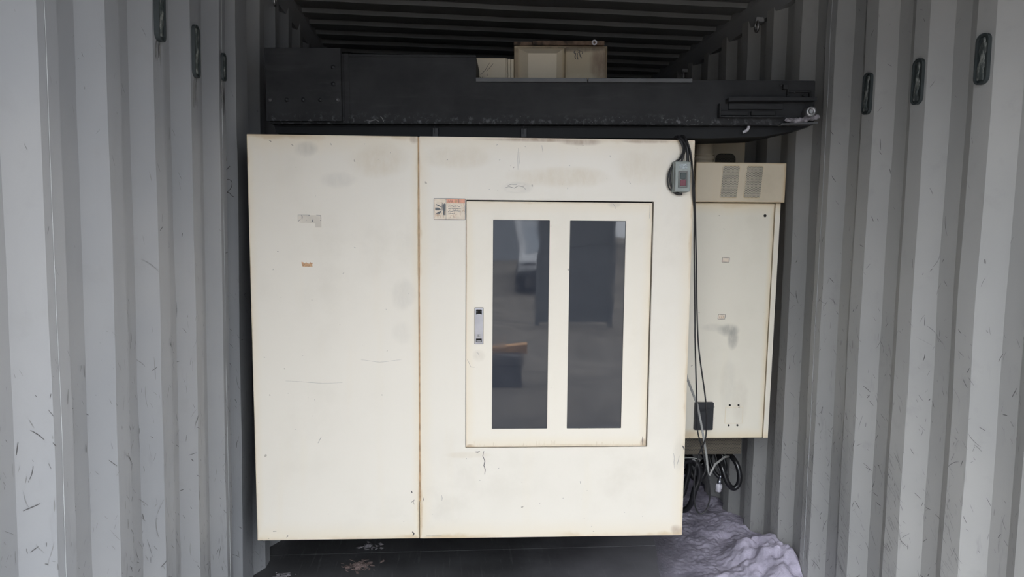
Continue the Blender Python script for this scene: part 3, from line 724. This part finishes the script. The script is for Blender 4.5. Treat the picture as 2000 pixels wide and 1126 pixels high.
cable('strap', 'flat light grey band bent in a V below the cabinet', 'strap',
      [(1.668, .15, .665), (1.699, .19, .583), (1.759, .23, .46), (1.782, .23, .361), (1.806, .23, .239), (1.816, .23, .158), (1.822, .23, .155), (1.847, .24, .198), (1.920, .33, .199), (1.975, .42, .172)], .0048, 'grey_strap', flat=.35, k=1)

# ================================================================== THE ELECTRICAL CABINET   (local = frame - (.90, 3.0, -1.046))
ec = thing('electrical_cabinet', 'cream electrical cabinet with a perforated vent hood on top', 'cabinet', FC)
bm = BM(); bx(bm, -.115, .395, .021, .445, 0, 1.04, .003); obj('cabinet_body', bm, 'cream_old', ec)
bm = BM(); bx(bm, .3735, .3955, -.001, .020, .001, 1.038, .0015); obj('edge_strip', bm, 'cream_cab', ec)
bm = BM(); bx(bm, -.115, .368, -.004, .017, .003, 1.037, .0025)
yy = -.0045
for cx, cz in ((.195, .068), (.275, .068)): pass
for p, w, mi in (([(.128, .985), (.13, .983)], .003, 1), ([(.15, .93), (.156, .925)], .0012, 2)):
    stroke(bm, p, yy, w, mi)
cd = obj('door', bm, ['cream_cab', 'mark_dark', 'smear'], ec)
bm = BM(); bx(bm, .368, .3735, .014, .020, .002, 1.038); obj('door_gap', bm, 'dark_gap', ec)
bm = BM(); lathe(bm, [(.0062, .0), (.0062, -.0015), (.0035, -.0018)], (.328, -.004, .985), 'Y', 16); obj('key_lock', bm, 'dark_gap', cd)
for x0_, z0_, q in ((.150, .785, 0), (.143, .538, 1)):
    bm = BM(); prism(bm, [(x0_, z0_), (x0_+.031, z0_), (x0_+.032, z0_+.020), (x0_+.0015, z0_+.020)], yy-.0008, yy+.0002, 0)
    for A, B in (((x0_, z0_), (x0_+.031, z0_)), ((x0_+.001, z0_+.020), (x0_+.032, z0_+.020)), ((x0_, z0_), (x0_+.0015, z0_+.02)), ((x0_+.031, z0_), (x0_+.032, z0_+.02))):
        stroke(bm, [A, ((A[0]+B[0])/2, (A[1]+B[1])/2), B], yy-.0011, .002, 1)
    if q:
        for i in range(3): stroke(bm, [(x0_+.006+i*.008, z0_+.006), (x0_+.010+i*.008, z0_+.014)], yy-.0011, .002, 2)
    obj('name_tag', bm, ['label_paper', 'mark_dark', 'mark_orange'], cd, label='small yellowed tag' if not q else 'small brownish worn tag', recalc=False)
bm = BM(); prism(bm, rrect(.056, .139, .045, .169, .004, 3), yy-.012, yy+.001)
bx(bm, .070, .125, yy-.0145, yy-.012, .136, .140, .0005, 1); bx(bm, .066, .130, yy-.0135, yy-.012, .058, .132, .001, 1)
obj('switch_cover', bm, 'black_plastic', cd, label='black rectangular breaker cover')
bm = BM(); prism(bm, rrect(.195, .275, .070, .146, .002, 2), yy-.0012, yy+.0005); obj('cover_plate', bm, 'cream_cab', cd)
for x, z in ((.2145, .1535), (.2535, .1535), (.2135, .062), (.2525, .062)):
    bm = BM(); lathe(bm, [(.0045, 0), (.0045, -.002), (.002, -.0024)], (x, yy, z), 'Y', 12); obj('screw_hole', bm, 'dark_gap', cd)
# hood   frame x .916..1.299 z -.006...16 -> local x .016...399, z 1.040..1.206
hood = None
bm = BM(); bx(bm, .014, .400, -.028, .30, 1.0405, 1.206, .003); hood = obj('vent_hood', bm, ['cream_old', 'mark_dark', 'mark_grey'], ec)
for (a, b) in ((.1225, .1985), (.2235, .2985)):
    z0_, z1_ = 1.060, 1.192
    bm = BM(); prism(bm, rrect(a-.002, b-.006, z0_, z1_, .007, 4, .06), -.0292, -.0275); obj('vent_grille', bm, 'perf_cream', hood)
    bm = BM(); r1_, r2_ = rrect(a-.0035, b-.0045, z0_-.0015, z1_+.0015, .008, 4, .06), rrect(a-.001, b-.007, z0_+.001, z1_-.001, .006, 4, .06); L_ = []
    for y, r in ((-.028, r1_), (-.0306, r1_), (-.0306, r2_), (-.029, r2_)): L_.append([bm.verts.new((p, y, q)) for p, q in r])
    for u_, v_ in zip(L_, L_[1:]):
        for i in range(len(r1_)): bm.faces.new((u_[i], u_[(i+1) % len(r1_)], v_[(i+1) % len(r1_)], v_[i]))
    obj('grille_rim', bm, 'cream_old', hood)
bm = BM(); bx(bm, -.115, .318, .10, .22, -.110, -.002, .002); obj('perforated_tray', bm, 'perf_brown', ec, label='dark perforated sheet under the cabinet')
# duct pipe and mounting plate standing on top of / behind the hood
FM0 = frame(.0495, .0971, .0086, (0, 0, 0))
fd = FM0 @ Matrix.Translation((1.029, 3.23, .2525))
dp = thing('exhaust_duct', 'stubby cream duct pipe with a collar above the vent hood', 'duct', fd)
bm = BM(); lathe(bm, [(.043, 0), (.043, .021), (.041, .024), (.041, .12)], (0, 0, 0), 'Z', 28); obj('pipe', bm, 'cream_old', dp)
bm = BM(); lathe(bm, [(.043, .022), (.0455, .023), (.0455, .036), (.043, .037)], (0, 0, 0), 'Z', 28); lathe(bm, [(.043, .042), (.046, .043), (.046, .048), (.043, .049)], (0, 0, 0), 'Z', 28); obj('collar', bm, 'cream_old', dp)
fp = FM0 @ Matrix.Translation((1.02, 3.45, .12))
mp = thing('mounting_plate', 'cream sheet with rounded mesh vent standing behind the duct pipe', 'panel', fp)
bm = BM(); bx(bm, 0, .281, 0, .02, 0, .30, .002); obj('sheet', bm, 'cream_old', mp)
bm = BM(); prism(bm, rrect(.135, .235, .09, .207, .028, 6), -.003, .001); obj('vent_mesh', bm, 'perf_brown', mp)
bm = BM(); bx(bm, .01, .27, .02, .04, -.2, .29, .002); obj('support_frame', bm, 'black_plastic', mp)

# ================================================================== THE BLACK BEAM     (local y 0 = frame depth 2.85)
gb = thing('gantry_beam', 'long black steel beam across the container above the machine', 'beam', FB)
bm = BM(); fs = prism(bm, [(-.960, .372), (1.187, .374), (1.186, .545), (-.144, .546), (-.144, .634), (-.660, .640), (-.960, .640)], 0, .28)
bmesh.ops.recalc_face_normals(bm, faces=bm.faces[:])
bmesh.ops.bevel(bm, geom=[e for e in bm.edges if e.calc_face_angle(0) > .8], offset=.0025, segments=2, affect='EDGES')
rnd = random.Random(3)
for i in range(40):
    x = rnd.uniform(-.6, .9); z = .378+abs(rnd.gauss(0, .012)); a = rnd.uniform(0, 3.1); L = rnd.uniform(.002, .006)
    stroke(bm, [(x, z), (x+L*math.cos(a), z+L*math.sin(a))], -.0006, rnd.uniform(.001, .0025), 1)
stroke(bm, [(-.520, .400), (-.512, .392), (-.508, .380)], -.0006, .004, 1); stroke(bm, [(-.565, .381), (-.54, .388), (-.525, .380)], -.0006, .003, 1)
obj('beam_body', bm, ['beam', 'mark_grey'], gb, recalc=False)
bm = BM(); bx(bm, -.9625, -.668, -.022, .0, .378, .657, .002); eb = obj('end_plate', bm, 'beam', gb)
for x, z in ((-.697, .583), (-.697, .520), (-.947, .459), (-.880, .459), (-.815, .459), (-.749, .459), (-.683, .459)):
    bm = BM(); lathe(bm, [(.0085, -.022), (.0085, -.025), (.0055, -.025), (.0055, -.029), (.002, -.030)], (x, 0, z), 'Y', 14)
    obj('bolt', bm, 'dull_bolt' if x in (-.947, -.683) else 'black_plastic', eb)
bm = BM(); bx(bm, -.660, -.64, -.006, 0, .372, .640, .001, 1); bx(bm, -.64, -.144, -.004, .0, .628, .636, .001, 1); obj('edge_rib', bm, 'beam', gb)
simple('ledge_grey', (.085, .088, .094), .5)
for a, b in ((-.1445, .290), (.294, .700)):
    bm = BM(); bx(bm, a, b, -.016, .0, .5325, .548 if a < 0 else .5475, .0015); obj('cover_strip', bm, 'ledge_grey', gb, label='dark grey cover strip on the beam edge')
bm = BM()                                     # shelf rail and open channel near the far end
prism(bm, [(.835, .470), (.862, .474), (1.175, .473), (1.175, .461), (.850, .459), (.835, .455)], -.045, 0)
bx(bm, .845, 1.06, -.012, 0, .432, .455, .002)
obj('cable_shelf', bm, 'beam', gb)
bm = BM(); bx(bm, .805, 1.062, -.030, 0, .399, .404, .001, 1); bx(bm, .805, .811, -.030, 0, .399, .452, .001, 1); bx(bm, .815, .925, -.012, 0, .408, .426, .002); bx(bm, .935, 1.03, -.012, 0, .408, .426, .002); obj('channel', bm, 'ledge_black', gb) if False else obj('channel', bm, 'beam', gb)
bm = BM()
bx(bm, 1.073, 1.078, -.012, 0, .468, .515, .001, 1); bx(bm, 1.073, 1.166, -.012, 0, .497, .502, .001, 1); bx(bm, 1.16, 1.165, -.012, 0, .468, .502, .001, 1); bx(bm, 1.055, 1.075, -.02, 0, .508, .527, .003)
for x, z in ((1.046, .524), (1.10, .497), (1.075, .483), (1.135, .485)): lathe(bm, [(.004, -.012), (.004, -.016), (.001, -.017)], (x, 0, z), 'Y', 10)
obj('bracket', bm, 'beam', gb)
bm = BM(); lathe(bm, [(.0205, 0), (.0205, -.044), (.017, -.048), (.009, -.048), (.009, -.040)], (1.156, 0, .420), 'Y', 24)
obj('roller', bm, 'steel', gb, label='worn steel roller end')
bm = BM(); prism(bm, [(-.955, .372), (-.945, .338), (-.82, .338), (-.78, .325), (.80, .326), (1.005, .333), (1.10, .352), (1.187, .3715)], .045, .27)
obj('lower_channel', bm, 'channel_black', gb)
for x, z in ((-.308, .345), (.045, .345)):
    bm = BM(); bx(bm, x-.012, x+.012, .030, .05, z-.020, z+.016, .002); tube(bm, [(x-.002, .026, z-.006), (x-.002, .024, z+.022), (x-.002, .02, z+.034)], .0011, 5); obj('wire_clip', bm, 'black_plastic', gb)
bm = BM(); tube(bm, [(.914, .02, .348), (.925, .015, .352), (.933, .012, .362), (.934, .012, .370)], .006, 8); obj('hook', bm, 'white_plastic', gb, label='small pale hook under the beam')
bm = BM()                                     # powder caught on the lip at the end
for i in range(60):
    x = 1.075+.115*rnd.random(); r = .004+.006*rnd.random(); z = .383+.008*rnd.random()+max(0, x-1.12)*.22
    s_ = bmesh.ops.create_icosphere(bm, subdivisions=2, radius=r); 
    for v in s_['verts']:
        v.co *= 1+.5*noise.noise(v.co*260+Vector((i, 0, 0))); v.co.x *= 1.5; v.co += Vector((x, -.012-.010*rnd.random()*0-.006, z))
tag(obj('caked_powder', bm, 'crust', mw=FB), 'grey-white powder caked around the roller at the beam end', 'powder', kind='stuff')
bm = BM(); prism(bm, [(1.045, .371), (1.190, .376), (1.190, .382), (1.10, .378), (1.05, .376)], -.03, 0); obj('lip', bm, 'ledge_grey', gb)
# supports of the beam: two posts on the machine body, out of sight behind the covers
for x in (-.45, .55):
    bm = BM(); bx(bm, x-.06, x+.06, .10, .22, .315, .33, .002); bx(bm, x-.05, x+.05, .11, .21, .28, .34, .002); obj('beam_foot', bm, 'black_plastic', gb)

# ---- cream motor housing behind / on the beam   (frame b depth 3.15 -> local y .30)
mh = thing('motor_housing', 'grimy cream metal housing above the black beam under the roof', 'housing', FB)
bm = BM(); bx(bm, -.163, -.030, .300, .42, .55, .692, .002); 
for i, x in enumerate((-.030, -.022, -.010)): bx(bm, x, x+(.007, .011, .014)[i], .296-.004*i, .42, .55, .690-.003*i, .0015, 1)
stroke(bm, [(-.14, .620), (-.12, .640), (-.10, .672)], .2994, .002, 1); stroke(bm, [(-.115, .635), (-.10, .65), (-.085, .668)], .2994, .002, 1); stroke(bm, [(-.145, .613), (-.135, .606), (-.13, .612)], .2994, .0025, 1)
obj('side_box', bm, ['cream_old', 'mark_dark'], mh, recalc=False)
bm = BM(); bx(bm, .005, .410, .320, .56, .55, .748, .003); obj('housing_body', bm, 'cream_dirty', mh)
bm = BM(); frustum(bm, (.022, .222, .545, .738), .3205, (.066, .188, .548, .709), .285); obj('raised_block', bm, 'cream_old', mh)
bm = BM(); bx(bm, .226, .400, .290, .322, .55, .737, .003)
rnd = random.Random(9)
for q in ([(.268, .722), (.262, .716), (.266, .708), (.272, .712)], [(.280, .724), (.288, .720), (.286, .712), (.278, .716)], [(.270, .710), (.267, .696), (.270, .686)], [(.278, .712), (.276, .698), (.280, .684)], [(.286, .712), (.290, .698), (.296, .690)], [(.294, .718), (.300, .716), (.298, .708)]):
    stroke(bm, q, .2894, .0045, 1)
obj('cover_plate', bm, ['cream_dirty', 'mark_dark'], mh)
bm = BM(); bx(bm, .085, .395, .30, .52, .748, .766, .003); bx(bm, .003, .085, .31, .50, .748, .764, .003); obj('top_rim', bm, 'rust_rim', mh) if 'rust_rim' in MATS else None
if 'rust_rim' not in MATS:
    simple('rust_rim', (.10, .065, .045), .8, var=.85, scale=25, bmp=.5); bm = BM(); bx(bm, .085, .395, .30, .52, .748, .766, .003); bx(bm, .003, .085, .31, .50, .748, .764, .003); obj('top_rim', bm, 'rust_rim', mh, label='rusty stained rim')
bm = BM(); pts = [(.350+math.cos(a)*.0085, .294, .757+math.sin(a)*.0085) for a in [2*math.pi*i/16 for i in range(17)]]; tube(bm, pts, .0036, 8, k=1); obj('lifting_eye', bm, 'white_plastic', mh, label='small pale ring')

# ================================================================== below the cabinet: hoses, connector
FW = FM0
def hose(pts, r, label):
    bm = BM(); tube(bm, pts, r, 14, k=10); return tag(obj('hose', bm, 'hose_rubber', mw=FW), label, 'hose', 'black hoses under the cabinet')
hose([(1.150, 3.34, -1.09), (1.180, 3.30, -1.098), (1.210, 3.26, -1.110), (1.234, 3.22, -1.145), (1.244, 3.20, -1.200), (1.236, 3.20, -1.243), (1.212, 3.20, -1.256), (1.186, 3.20, -1.228), (1.164, 3.22, -1.162), (1.160, 3.28, -1.10)], .0125, 'thick glossy black hose hanging in the rightmost loop')
hose([(1.130, 3.40, -1.085), (1.19, 3.36, -1.115), (1.218, 3.33, -1.18), (1.214, 3.33, -1.235), (1.190, 3.34, -1.250), (1.160, 3.36, -1.20), (1.150, 3.40, -1.11)], .010, 'black hose looping just inside the rightmost hose loop')
hose([(.90, 3.22, -1.150), (.96, 3.20, -1.130), (1.008, 3.18, -1.108), (1.036, 3.17, -1.140), (1.038, 3.17, -1.198), (1.018, 3.17, -1.260), (1.008, 3.18, -1.320), (.985, 3.20, -1.36), (.93, 3.24, -1.37)], .014, 'black hose curving down beside the cover panel edge, outer one')
hose([(.88, 3.28, -1.140), (.948, 3.27, -1.120), (.996, 3.26, -1.118), (1.020, 3.26, -1.161), (1.010, 3.26, -1.235), (.990, 3.26, -1.310), (.95, 3.28, -1.347), (.88, 3.3, -1.36)], .013, 'black hose nearest the cover panel edge, tucked behind the outer one')
hose([(.979, 3.36, -1.100), (1.044, 3.33, -1.100), (1.100, 3.30, -1.124), (1.114, 3.30, -1.180), (1.092, 3.30, -1.240), (1.051, 3.30, -1.235), (1.033, 3.32, -1.161), (1.069, 3.36, -1.105), (1.150, 3.4, -1.09)], .015, 'black hose coiled in the middle of the hanging bundle')
hose([(.93, 3.44, -1.095), (1.04, 3.43, -1.12), (1.12, 3.42, -1.10), (1.168, 3.41, -1.137), (1.153, 3.41, -1.19), (1.105, 3.41, -1.215), (1.066, 3.43, -1.17), (1.05, 3.46, -1.10)], .016, 'black hose at the back of the middle coil')
hose([(1.02, 3.585, -1.085), (1.000, 3.51, -1.17), (1.03, 3.50, -1.24), (1.075, 3.50, -1.285), (1.10, 3.51, -1.22), (1.09, 3.585, -1.10)], .014, 'black hose loop hanging lowest behind the power cord')
bm = BM(); tube(bm, [(.90, 3.10, -1.080), (.924, 3.10, -1.076), (.958, 3.09, -1.069), (.989, 3.09, -1.071), (1.013, 3.09, -1.079), (1.02, 3.12, -1.10)], .0022, 6)
tag(obj('wire', bm, 'grey_strap', mw=FW), 'thin pale grey wire arching over the hoses', 'wire')
bm = BM(); bx(bm, .80, 1.17, 3.58, 3.70, -1.19, -1.04, .02, 3)
tag(obj('cable_duct', bm, 'black_plastic', mw=FW), 'dark duct housing behind the hanging hoses', 'duct')
pc = thing('hose_connector', 'metal connector with a white plastic tip hanging among black hoses', 'connector', FW @ Matrix.Translation((1.148, 3.16, -1.186)) @ Matrix.Rotation(math.radians(-4), 4, 'Y'))
pc.matrix_world = FW @ Matrix.Translation((1.136, 3.16, -1.182)) @ Matrix.Rotation(math.radians(6), 4, 'Y')
bm = BM(); lathe(bm, [(.004, .004), (.006, .0), (.0075, -.006), (.0045, -.009), (.0045, -.016), (.010, -.018), (.010, -.036), (.008, -.038)], (0, 0, 0), 'Z', 16); obj('metal_ferrule', bm, 'chrome', pc)
bm = BM(); lathe(bm, [(.010, -.036), (.0145, -.040), (.0155, -.056), (.013, -.060), (.013, -.072), (.0105, -.074)], (0, 0, 0), 'Z', 16); obj('plastic_tip', bm, 'white_plastic', pc, label='white plastic tip')
bm = BM(); tube(bm, [(-.026, .06, .092), (-.016, .02, .050), (-.004, .0, .020), (0, 0, .002)], .004, 8); obj('lead', bm, 'black_rubber', pc)

# ================================================================== powder heap on the floor along the right wall
def heap(x, y):
    left = .98+.05*math.sin(y*2.1)+.10*noise.noise(Vector((y*1.3, 2, 0)))+ (0.10 if y < 2.7 else 0)
    t = (x-left)/(1.56-left)
    if t <= 0: return -.004
    h = (.05 if y < 3.3 else max(.018, .05-.08*(y-3.3)))*t**1.3+.006*min(1, t*3)
    n = noise.noise(Vector((x*5, y*4, 1)))*.012+noise.noise(Vector((x*14, y*11, 3)))*.011+abs(noise.noise(Vector((x*30, y*26, 6))))*.010+noise.noise(Vector((x*75, y*66, 6)))*.004
    h += n*min(1, t*3)
    # the big lump nearest the camera
    for cx, cy, sx, sy, hh in ((1.47, 2.92, .15, .22, .10), (1.37, 3.02, .08, .08, .045), (1.44, 3.42, .10, .10, .02), (1.22, 2.86, .12, .06, .012), (1.16, 3.95, .12, .2, .04), (1.28, 3.6, .1, .1, .015)):
        q = ((x-cx)/sx)**2+((y-cy)/sy)**2
        h += hh*math.exp(-q*1.3)*(1+.7*noise.noise(Vector((x*13, y*13, 8)))+.3*noise.noise(Vector((x*34, y*34, 8))))
    hq = ((x-1.395)/.035)**2+((y-3.27)/.028)**2   # small dark hole
    h -= .04*math.exp(-hq*1.5)
    fade = min(1, max(0, (y-2.45)/.3))
    return max(-.004, h*fade)
bm = BM(); nx_, ny_ = 170, 440; X0, X1, Y0, Y1 = .62, 1.545, 2.40, 5.2; g = []
for j in range(ny_+1):
    y = Y0+(Y1-Y0)*j/ny_; row = []
    for i in range(nx_+1):
        x = X0+(wx(1, y, .04)-.004-X0)*i/nx_; row.append(bm.verts.new((x, y, heap(x, y))))
    g.append(row)
for j in range(ny_):
    for i in range(nx_):
        f = bm.faces.new((g[j][i], g[j][i+1], g[j+1][i+1], g[j+1][i])); f.smooth = True
tag(obj('powder_heap', bm, 'powder', recalc=False), 'pale lilac powder heaped on the floor against the right wall', 'powder', kind='stuff')
bm = BM(); s_ = bmesh.ops.create_icosphere(bm, subdivisions=3, radius=1)
for v in s_['verts']:
    n = 1+.25*noise.noise(v.co*2.5); v.co = Vector((v.co.x*.020*n, v.co.y*.014*n, v.co.z*.009*n))
tag(obj('stone', bm, 'black_plastic', mw=Matrix.Translation((1.402, 3.262, heap(1.402, 3.262)+.004))), 'small black lump lying on the lilac powder', 'stone')
def flakes(x, y, n, r, label, mat):
    bm = BM(); rn = random.Random(int(x*100))
    for i in range(n):
        a, d = rn.uniform(0, 6.28), r*abs(rn.gauss(0, .5)); px, py = x+math.cos(a)*d*1.2, y+math.sin(a)*d
        s = rn.uniform(.004, .016); rz = rn.uniform(0, 3.1); tl = rn.uniform(-.6, .6); h = .002+.014*max(0, 1-d/r)*rn.random()
        m = Matrix.Translation((px, py, h)) @ Matrix.Rotation(rz, 4, 'Z') @ Matrix.Rotation(tl, 4, 'X')
        lo = [bm.verts.new(m @ Vector((u*s, v*s*.35, 0))) for u, v in ((-1, -1), (.6, -1.2), (1, .5), (-.2, 1.1))]
        hi = [bm.verts.new(m @ Vector((u*s, v*s*.35, .0012))) for u, v in ((-1, -1), (.6, -1.2), (1, .5), (-.2, 1.1))]
        bm.faces.new(lo[::-1]); bm.faces.new(hi)
        for k in range(4): bm.faces.new((lo[k], lo[(k+1) % 4], hi[(k+1) % 4], hi[k]))
    tag(obj('debris_flakes', bm, mat), label, 'debris', kind='stuff')
flakes(-.367, 3.13, 150, .055, 'reddish grey pile of paint flakes on the dark floor', 'flakes')
flakes(-.345, 3.32, 34, .045, 'thin scatter of pale chips on the floor behind the flake pile', 'crust')
flakes(-.70, 3.02, 110, .07, 'pale crumbs on the floor at the foot of the left wall', 'crust')

# ================================================================== the yard outside the open end (seen mirrored in the panes), with added light blockers
bm = BM(); bx(bm, -30, 30, -45, 12, -.5, -.12); struct('ground', bm, 'asphalt')
bm = BM(); bx(bm, -26, 1.6, -26, -20, -.12, 6.3); tag(obj('sky_blocker', bm, 'blocker_grey'), 'long added unseen grey block that hides the low sky', 'blocker')  # added block, keeps low sky light off the upper walls
bm = BM(); bx(bm, 5.8, 26, -26, -20, -.12, 6.3); tag(obj('sky_blocker', bm, 'blocker_grey'), 'second added unseen grey block hiding the low sky, beyond the gap', 'blocker')  # second added block; the gap lets some low sky through
van = thing('van', 'parked silver-white van mirrored in the left door pane', 'van', Matrix.Translation((1.22, -8.6, -.12)) @ Matrix.Diagonal((1, 1, .80, 1)))
bm = BM(); prism(bm, [(0, .35), (0, .85), (-.12, 1.0), (-.75, 1.12), (-1.35, 1.88), (-4.3, 1.92), (-4.4, .9), (-4.4, .35)], -.83, .83, axis='X')
bmesh.ops.recalc_face_normals(bm, faces=bm.faces[:]); bmesh.ops.bevel(bm, geom=bm.edges[:], offset=.06, segments=3, affect='EDGES'); obj('body', bm, 'van_paint', van)
bm = BM(); prism(bm, [(-.80, 1.16), (-1.28, 1.78), (-1.26, 1.80), (-.76, 1.18)], -.70, .70, axis='X'); obj('windscreen', bm, 'van_glass', van)
for x in (-.62, .62):
    bm = BM(); bx(bm, x-.15, x+.15, -.02, .02, .68, .82, .02); obj('headlamp', bm, 'chrome', van)
bm = BM(); bx(bm, -.35, .35, -.01, .02, .6, .75, .01); obj('radiator_grille', bm, 'black_plastic', van)
bm = BM(); bx(bm, -.82, .82, -.02, .06, .32, .52, .03); obj('bumper', bm, 'black_plastic', van)
for x in (-.74, .74):
    for y in (-.8, -3.4):
        bm = BM(); lathe(bm, [(.12, x-.1), (.33, x-.1), (.36, x-.05), (.36, x+.05), (.33, x+.1), (.12, x+.1)], (0, y, .36), 'X', 24); obj('wheel', bm, 'black_rubber', van)
gl = thing('dark_screen', 'added dark screen outside, masks part of the van in the pane reflections', 'screen', Matrix.Translation((.64, -5.0, -.12)))  # added dark screen that shapes what the panes reflect
bm = BM(); bx(bm, 0, 1.15, -.02, .02, .12, 2.25); obj('sheet', bm, 'screen_grey', gl)
for x in (0, 1.09):
    bm = BM(); bx(bm, x, x+.06, -.04, .04, 0, 2.35, .004); obj('post', bm, 'screen_grey', gl)
for z in (.10, 1.15, 2.22):
    bm = BM(); bx(bm, .06, 1.09, -.03, .03, z, z+.06, .003); obj('rail', bm, 'screen_grey', gl)
bm = BM(); bx(bm, -.70, .43, -.06, .06, 0, .065, .004, 1)
tag(obj('timber_beam', bm, 'timber', mw=Matrix.Translation((0, -1.5, .195))), 'orange-brown timber lying across two dark crates, mirrored low in the left pane', 'timber')
for x, w_ in ((-.45, 'further from'), (.22, 'nearer')):
    cr_ = thing('crate', 'dark plastic crate under the timber end %s the middle of the pane' % w_, 'crate', Matrix.Translation((x, -1.5, -.12)))
    bm = BM(); bx(bm, -.16, .16, -.13, .13, 0, .27, .008); obj('crate_body', bm, 'crate_grey', cr_)
    bm = BM(); bx(bm, -.17, .17, -.14, .14, .27, .315, .006); obj('rim', bm, 'crate_grey', cr_)
